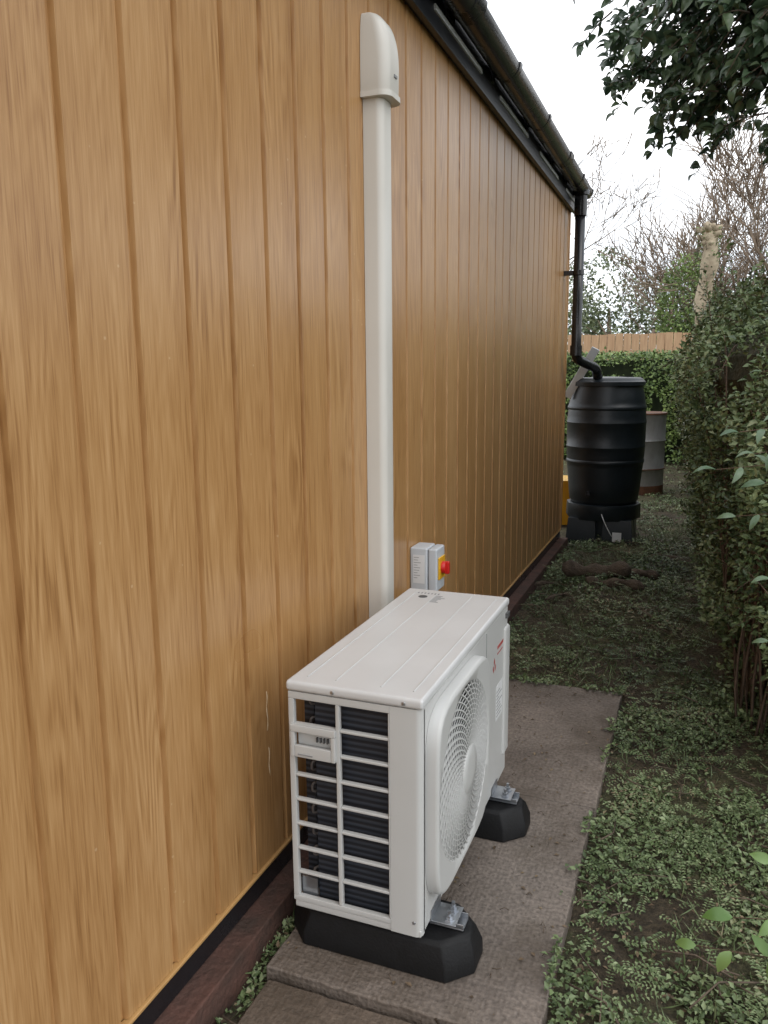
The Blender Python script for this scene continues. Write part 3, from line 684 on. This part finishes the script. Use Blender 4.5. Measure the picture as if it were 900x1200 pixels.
# ---------------------------------------------------------------- hedge right
def hface(y,z):
    b_=0.22+0.05*math.sin(y*0.9)
    if y<3.2: b_+= (3.2-y)*0.22
    t=max(0,min(1,z/1.35))
    bulge=-0.24*t**0.8
    if z>1.3: bulge+=0.7*(z-1.3)
    return b_+bulge+0.10*noise.noise(Vector((y*2.2,z*2.2,1)))+0.06*noise.noise(Vector((y*6,z*6,4)))
def htop(x,y): return 1.50+0.16*noise.noise(Vector((x*2.5,y*2.5,0)))+0.08*noise.noise(Vector((x*8,y*8,3)))
hd=empty('hedge')
P=[];D=[];U=[];SZ=[]
for _ in range(85000):
    y=2.35+ (random.random()**1.35)*9.0
    z=random.uniform(0.0,htop(0,y)+0.08)
    dep=abs(random.gauss(0,0.09))
    x=hface(y,z)+dep-0.04
    c=noise.noise(Vector((x*4,y*4,z*4)))+0.5*noise.noise(Vector((x*10,y*10,z*10)))
    thr=-0.22
    if z<0.6: thr=-0.12+0.35*(0.6-z)
    if c<thr: continue
    P.append((x,y,z)); D.append((-0.7+random.gauss(0,.7),random.gauss(0,.8),random.gauss(0.1,.7)));U.append((-0.6+random.gauss(0,.6),random.gauss(-.3,.6),0.9+random.gauss(0,.5)))
    SZ.append(random.uniform(0.012,0.030)*(1+0.08*max(0,y-4)))
for _ in range(20000):
    y=2.35+(random.random()**1.3)*9.0; x=hface(y,1.5)+random.random()**1.5*1.0; z=htop(x,y)+random.gauss(0,0.06)
    P.append((x,y,z));D.append((random.gauss(0,.7),random.gauss(0,.7),0.4+random.gauss(0,.6)));U.append((-.2+random.gauss(0,.6),random.gauss(0,.6),1));SZ.append(random.uniform(0.016,0.034)*(1+0.08*max(0,y-4)))
leaves('hedge_foliage',P,D,U,SZ,G_hedge,hd,aspect=0.6)
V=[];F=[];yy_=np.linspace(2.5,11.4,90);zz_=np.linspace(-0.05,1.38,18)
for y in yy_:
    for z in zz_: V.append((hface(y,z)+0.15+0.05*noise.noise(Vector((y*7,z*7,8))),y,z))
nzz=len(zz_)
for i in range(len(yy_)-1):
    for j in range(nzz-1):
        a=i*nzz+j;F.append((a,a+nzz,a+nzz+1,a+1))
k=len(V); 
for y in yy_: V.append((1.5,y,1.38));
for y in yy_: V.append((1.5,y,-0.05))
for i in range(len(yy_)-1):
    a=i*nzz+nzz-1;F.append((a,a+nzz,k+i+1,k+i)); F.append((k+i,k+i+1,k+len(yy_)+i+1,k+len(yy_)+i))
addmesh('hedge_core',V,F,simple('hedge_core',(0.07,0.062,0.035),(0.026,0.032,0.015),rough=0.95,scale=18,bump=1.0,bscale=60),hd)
paths=[]
for _ in range(380):
    y=random.uniform(2.4,10); z0_=-0.03; x=hface(y,0.2)+random.uniform(0.02,0.17)
    lean=random.gauss(0,0.12); top=random.uniform(0.5,1.35)
    pts=[];ph_=random.random()*6
    for k in range(7):
        t=k/6; pts.append((min(x,x+(hface(y,top*t)-hface(y,0.2))*0.8)+0.02*math.sin(t*5+ph_),y+lean*t+0.02*math.sin(t*6+ph_*2),z0_+top*t))
    r=random.uniform(0.002,0.006); paths.append((pts,[r*(1-0.6*k/6) for k in range(7)]))
for (x,y,r) in [(0.27,3.25,0.03),(0.30,3.32,0.02),(0.29,4.1,0.028),(0.28,5.2,0.03),(0.31,2.75,0.02)]:
    paths.append(([(x+0.015*math.sin(k),y+0.02*math.sin(k*1.7),-0.06+k*0.15) for k in range(9)],[r*(1-0.05*k) for k in range(9)]))
tubes('hedge_stems',paths,M_hstem,hd,n=6)
P=[];D=[];U=[];SZ=[];paths=[]
for i_ in range(620):
    y=random.uniform(2.4,8);z=random.uniform(0.3,1.55);x=hface(y,z)
    d=Vector((-0.8+random.gauss(0,.4),random.gauss(-0.1,.5),random.gauss(0.3,.5))).normalized();L_=random.uniform(0.05,0.15)
    if i_%2:
        x=x+random.random()*0.7; z=htop(x,y)-0.02; d=Vector((random.gauss(-.1,.35),random.gauss(0,.35),1)).normalized();L_=random.uniform(0.08,0.30)
    pts=[Vector((x,y,z))+d*L_*t+Vector((0,0,-0.03*t*t)) for t in (-.3,0,.35,.7,1)]
    paths.append((pts,[0.002,0.002,0.0015,0.001,0.0007]))
    for k in range(int(L_/0.011)):
        t=k/(L_/0.011); p=Vector((x,y,z))+d*L_*t+Vector((0,0,-0.03*t*t)); s=rdir(1)[0]*0.9
        P.append(p);D.append(d*0.6+Vector(s));U.append((random.gauss(0,.5),random.gauss(0,.5),1));SZ.append(random.uniform(0.014,0.028))
leaves('hedge_shoots',P,D,U,SZ,G_hedge,hd,aspect=0.5)
tubes('hedge_shoot_stems',paths,M_hstem,hd,n=4)
# ---------------------------------------------------------------- holly tree top right
ht=empty('holly_tree')
P=[];D=[];U=[];SZ=[];paths=[]
trunk=[(1.9,4.2,-0.1),(1.87,4.2,0.9),(1.8,4.15,1.9),(1.7,4.1,3.0),(1.5,4.1,4.2)]
paths.append((trunk,[0.11,0.10,0.09,0.075,0.04]))
cen=Vector((0.70,3.60,2.97)); rad=Vector((1.28,0.85,1.0))
ntip=1550
def spow(v,p): return math.copysign(abs(v)**p,v)
for i in range(ntip):
    while True:
        d=Vector(rdir(1)[0]); rr=random.uniform(0.35,1.0)
        tip=cen+Vector((spow(d.x,.8)*rad.x*rr,d.y*rad.y*rr,spow(d.z,.8)*rad.z*rr))
        if tip.z<3.25 and tip.x<1.1 and noise.noise(tip*2.6)+0.25*random.random()>-0.16: break
        if (tip.z>=3.25 or tip.x>=1.1) and random.random()<0.12: break
    sdir=Vector((-0.6,random.gauss(-0.1,.4),random.gauss(-.25,.4)))+d*0.7; sdir.normalize()
    L_=random.uniform(0.12,0.26)
    st=tip-sdir*L_
    pts=[st+sdir*L_*t+Vector((0,0,-0.05*t*t)) for t in (0,.33,.66,1)]
    paths.append((pts,[0.004,0.003,0.002,0.0015]))
    if i%8==0:
        root=Vector((1.7,4.15,random.uniform(2.4,3.8))); mid=(root+st)/2+Vector((0,0,0.12))
        paths.append(([root,(root+mid)/2+Vector((0,0,.05)),mid,(mid+st)/2+Vector((0,0,0.02)),st],[0.02,0.016,0.011,0.007,0.004]))
    for k in range(13):
        t=random.random()**0.7
        p=st+sdir*L_*t+Vector((0,0,-0.05*t*t))
        P.append(p);D.append(sdir*0.7+Vector(rdir(1)[0])*0.9);U.append((random.gauss(0,.5),random.gauss(-.6,.5),.6));SZ.append(random.uniform(0.034,0.068))
leaves('holly_foliage',P,D,U,SZ,G_holly,ht,aspect=0.55,fold=0.3,hi=True)
tubes('holly_branches',paths,M_bark,ht,n=5)
# ---------------------------------------------------------------- foreground shrub
sh=empty('shrub')
def sprig(pts,r,n,L0,L1,asp,store,fr=0.35,up=0.4):
    pts=rnd_path(pts,0.12,8); store['paths'].append((pts,[r*(1-0.7*k/(len(pts)-1)) for k in range(len(pts))]))
    for k in range(n):
        t=fr+(1-fr)*k/(n-1); q=t*(len(pts)-1);i=min(int(q),len(pts)-2); p=pts[i].lerp(pts[i+1],q-i); tg=(pts[i+1]-pts[i]).normalized()
        sd2=tg.cross(Vector((0,-0.8,0.6))).normalized()*(1 if k%2 else -1)
        d=tg*0.55+sd2*0.8+Vector((0,0,random.uniform(-.1,up)))
        if k==n-1: d=tg
        store['P'].append(p);store['D'].append(d);store['U'].append(Vector((random.gauss(0,.4),-0.6+random.gauss(0,.4),0.8)));store['S'].append(random.uniform(L0,L1))
s1={'paths':[],'P':[],'D':[],'U':[],'S':[]}
root=(0.62,1.05,-0.03)
sprig([root,(0.40,1.0,0.42),(0.24,0.95,0.62),(0.075,0.93,0.60)],0.002,20,0.022,0.048,0.55,s1,0.5)
sprig([root,(0.38,1.0,0.30),(0.22,0.98,0.53),(0.04,1.0,0.50)],0.002,22,0.020,0.042,0.55,s1,0.5)
sprig([root,(0.42,1.05,0.35),(0.28,1.02,0.60),(0.12,1.0,0.64)],0.002,16,0.022,0.046,0.55,s1,0.55)
sprig([root,(0.45,1.1,0.2),(0.3,1.1,0.40),(0.15,1.1,0.37)],0.002,14,0.018,0.034,0.5,s1,0.5)
leaves('shrub_leaves',s1['P'],s1['D'],s1['U'],s1['S'],G_fg,sh,aspect=0.5,hi=True)
s2={'paths':[],'P':[],'D':[],'U':[],'S':[]}
r2=(0.75,1.6,-0.03)
for (e,n_) in [((0.04,1.5,1.07),22),((0.07,1.45,1.14),20),((0.11,1.6,1.24),18),((0.08,1.55,0.98),18),((0.13,1.7,1.34),16),((0.14,1.5,0.88),14),((0.16,1.6,1.43),12),((0.12,1.5,1.05),18),((0.14,1.45,1.17),16),((0.10,1.5,1.10),20),((0.15,1.55,0.75),14),((0.16,1.5,0.97),18)]:
    sprig([r2,(0.55,1.6,e[2]*0.7),(0.3,1.55,e[2]+0.03),e],0.0025,n_+8,0.024,0.048,0.3,s2,0.55,0.3)
leaves('shrub_narrow_leaves',s2['P'],s2['D'],s2['U'],s2['S'],G_fg2,sh,aspect=0.34,hi=True)
tubes('shrub_stems',s1['paths']+s2['paths'],M_hstem,sh,n=6)
# ---------------------------------------------------------------- far box hedge
bh=empty('hedge')
P=[];D=[];U=[];SZ=[]
for _ in range(20000):
    x=random.uniform(-3.5,2.5);z=random.uniform(0,1.48);y=11.7+0.12*noise.noise(Vector((x*2,z*2,0)))+abs(random.gauss(0,.07))
    if noise.noise(Vector((x*5,y*5,z*5)))<-0.28: continue
    P.append((x,y,z));D.append(rdir(1)[0]+np.array([0,-.5,.2]));U.append((0,-.7,.7));SZ.append(random.uniform(0.035,0.065))
for _ in range(7000):
    x=random.uniform(-3.5,2.5);y=random.uniform(11.7,12.6);z=1.47+random.gauss(0,.03)+0.03*noise.noise(Vector((x*3,y*3,0)))
    P.append((x,y,z));D.append(rdir(1)[0]+np.array([0,0,.4]));U.append((0,-.3,1));SZ.append(random.uniform(0.035,0.065))
leaves('box_foliage',P,D,U,SZ,G_box,bh,aspect=0.6)
box('box_core',-3.4,2.4,11.95,12.5,-0.1,1.42,simple('box_core',(0.03,0.045,0.015),(0.012,0.02,0.008),rough=0.95,scale=10),bh)
fn=empty('wooden_fence')
L_=[]
x=-6.0
while x<6:
    L_.append((x,x+0.118,13.3,13.318,0.05,1.85+0.008*math.sin(x*9))); x+=0.125
boxes('fence_boards',L_,M_fence,fn,b=0.002)
boxes('fence_rails',[(-6,6,13.32,13.36,0.4,0.48),(-6,6,13.32,13.36,1.4,1.48)],M_fence,fn)
boxes('fence_posts',[(xx,xx+0.1,13.361,13.46,-0.1,1.85) for xx in (-6,-4.2,-2.4,-0.6,1.2,3,4.8)],M_fence,fn)
# ---------------------------------------------------------------- bare trees
def grow(paths,p,d,L,r,depth,rand,up=0.08):
    n=5 if depth>1 else 3; pts=[Vector(p)];dd=Vector(d).normalized()
    for k in range(n):
        dd=(dd+Vector((rand.gauss(0,.12),rand.gauss(0,.12),rand.gauss(up,.1)))).normalized(); pts.append(pts[-1]+dd*L/n)
    r1=r*0.62; paths.append((pts,[r+(r1-r)*k/n for k in range(n+1)]))
    if depth==0: return
    nb=rand.choice((3,4))
    for b_ in range(nb):
        i=rand.randint(min(2,n-1),n); q=pts[i]
        ax=dd.orthogonal().normalized(); ax.rotate(Matrix.Rotation(rand.uniform(0,6.28),3,dd))
        ang=rand.uniform(0.35,0.95); nd=dd*math.cos(ang)+ax*math.sin(ang)
        grow(paths,q,nd,L*rand.uniform(0.6,0.85),r1*rand.uniform(0.5,0.8),depth-1,rand,up)
specs=[(-1.3,17,6.6,0.09,5,1),(0.0,15.5,5.6,0.09,5,2),(1.2,14.5,6.2,0.09,5,3),(3.0,16,7.5,0.11,5,4),(-3.8,19,7.5,0.1,5,5),(0.9,18,7.5,0.11,5,6),(2.0,13.8,5.6,0.07,5,8)]
for (x,y,h,r,dpt,sd3) in specs:
    rd=random.Random(sd3*13); pth=[]
    grow(pth,(x,y,-0.1),(rd.gauss(0,.08),0,1),h*0.34,r,dpt,rd,0.10)
    pth=[(a,[max(q*1.15,0.0075) for q in b_]) for a,b_ in pth]
    e=empty('bare_tree'); tubes('branches',pth,M_twig,e,n=3)
pt=empty('pollarded_tree')
rd=random.Random(3)
PX=0.04; PY=10.9
def kn(k,s): return 1+0.16*math.sin(k*2.3+s)+0.10*rd.random()
paths=[([(PX+0.03*math.sin(k*.8),PY+0.02*math.sin(k),-0.1+3.12*k/20) for k in range(21)],[0.095*(1.15-0.25*k/20)*kn(k,0) for k in range(20)]+[0.05])]
for k in range(14):
    z=rd.uniform(2.62,3.0);a=rd.uniform(0,6.28);l=rd.uniform(0.02,0.10)
    paths.append(([(PX,PY,z),(PX+(0.06+l*.5)*math.cos(a),PY+(0.06+l*.5)*math.sin(a),z+0.03),(PX+(0.06+l)*math.cos(a),PY+(.06+l)*math.sin(a),z+l*0.6)],[0.05,0.035,0.018]))
tubes('trunk',paths,M_pale,pt,n=10)
pths=[]
for k in range(18):
    z=rd.uniform(2.4,2.95);a=rd.uniform(0,6.28);l=rd.uniform(0.2,0.6);d=Vector((math.cos(a)*.7,math.sin(a)*.7,rd.uniform(.3,1.2)))
    p=Vector((PX,PY,z));pths.append(([p,p+d*l*.5+Vector((0,0,.02)),p+d*l],[0.008,0.006,0.004]))
tubes('regrowth_twigs',pths,M_twig,pt,n=3)
P=[];D=[]
for _ in range(520):
    a=rd.uniform(0,6.28);z=rd.uniform(0.9,2.0) if rd.random()<.6 else rd.uniform(2.5,3.0);q=0.10+0.03*rd.random();P.append((PX+q*math.cos(a),PY+q*math.sin(a),z));D.append((math.cos(a),math.sin(a),rd.gauss(0,.5)))
leaves('trunk_ivy',P,D,rdir(520)+np.array([0,0,1]),rng.uniform(0.03,0.055,520),G_hedge,pt,aspect=0.7)
def mass(name,blobs,n,size,mat,seed,thr=-0.12,trunk=0.12):
    e=empty(name);P=[];D=[];rd=random.Random(seed);tot=sum(b_[3]*b_[5] for b_ in blobs)
    for (x,y,z,rx,ry,rz) in blobs:
        for _ in range(int(n*rx*rz/tot)):
            d=Vector((rd.gauss(0,1),rd.gauss(0,1),rd.gauss(0,1))).normalized()
            rr=1-abs(rd.gauss(0,.22)); q=Vector((x+d.x*rx*rr,y+d.y*ry*rr,z+d.z*rz*rr))
            c=noise.noise(q*1.1)+0.6*noise.noise(q*3.0)
            if c<thr: continue
            q+=d*0.35*noise.noise(q*0.8)
            if q.z<0: continue
            P.append(q);D.append(d+Vector((rd.gauss(0,.8),rd.gauss(0,.8),rd.gauss(0,.8))))
    m_=len(P); leaves('foliage',P,D,rdir(m_)*0.7+np.array([0,-.4,.8]),rng.uniform(size*.6,size*1.3,m_),mat,e,aspect=0.6)
    pths=[([(x,y,-0.1),(x+0.05,y,z*0.5),(x,y,z+rz*0.4)],[trunk,trunk*.7,trunk*.25]) for (x,y,z,rx,ry,rz) in blobs]
    tubes('trunks',pths,M_bark,e,n=8)
mass('background_trees',[(-3.4,19,2.0,1.6,1.3,2.0),(-1.9,18.5,1.9,1.0,1.0,1.9),(-0.6,20,1.8,1.2,1.2,1.8),(-5.5,18,2.4,2,1.4,2.6),(0.9,21,1.7,2.2,1.3,1.6),(4,20,2,2.5,1.5,2.0)],52000,0.095,G_far,5,-0.25)
mass('evergreen_shrub',[(-0.25,14.4,1.95,0.42,0.4,1.05),(-0.1,14.4,1.3,0.5,0.4,0.9)],12000,0.055,G_box,6,-0.45,0.05)
mass('distant_treeline',[(-30+7*i+random.uniform(-2,2),60+random.uniform(-5,5),2.2,5.5,3,3.2+random.uniform(-.6,.8)) for i in range(11)],22000,0.42,G_far,9)
mass('ivy_bush',[(1.15,7.2,1.45,0.6,0.9,0.7),(1.25,5.2,1.35,0.65,0.9,0.55)],9000,0.045,G_hedge,11,0.0,0.03)
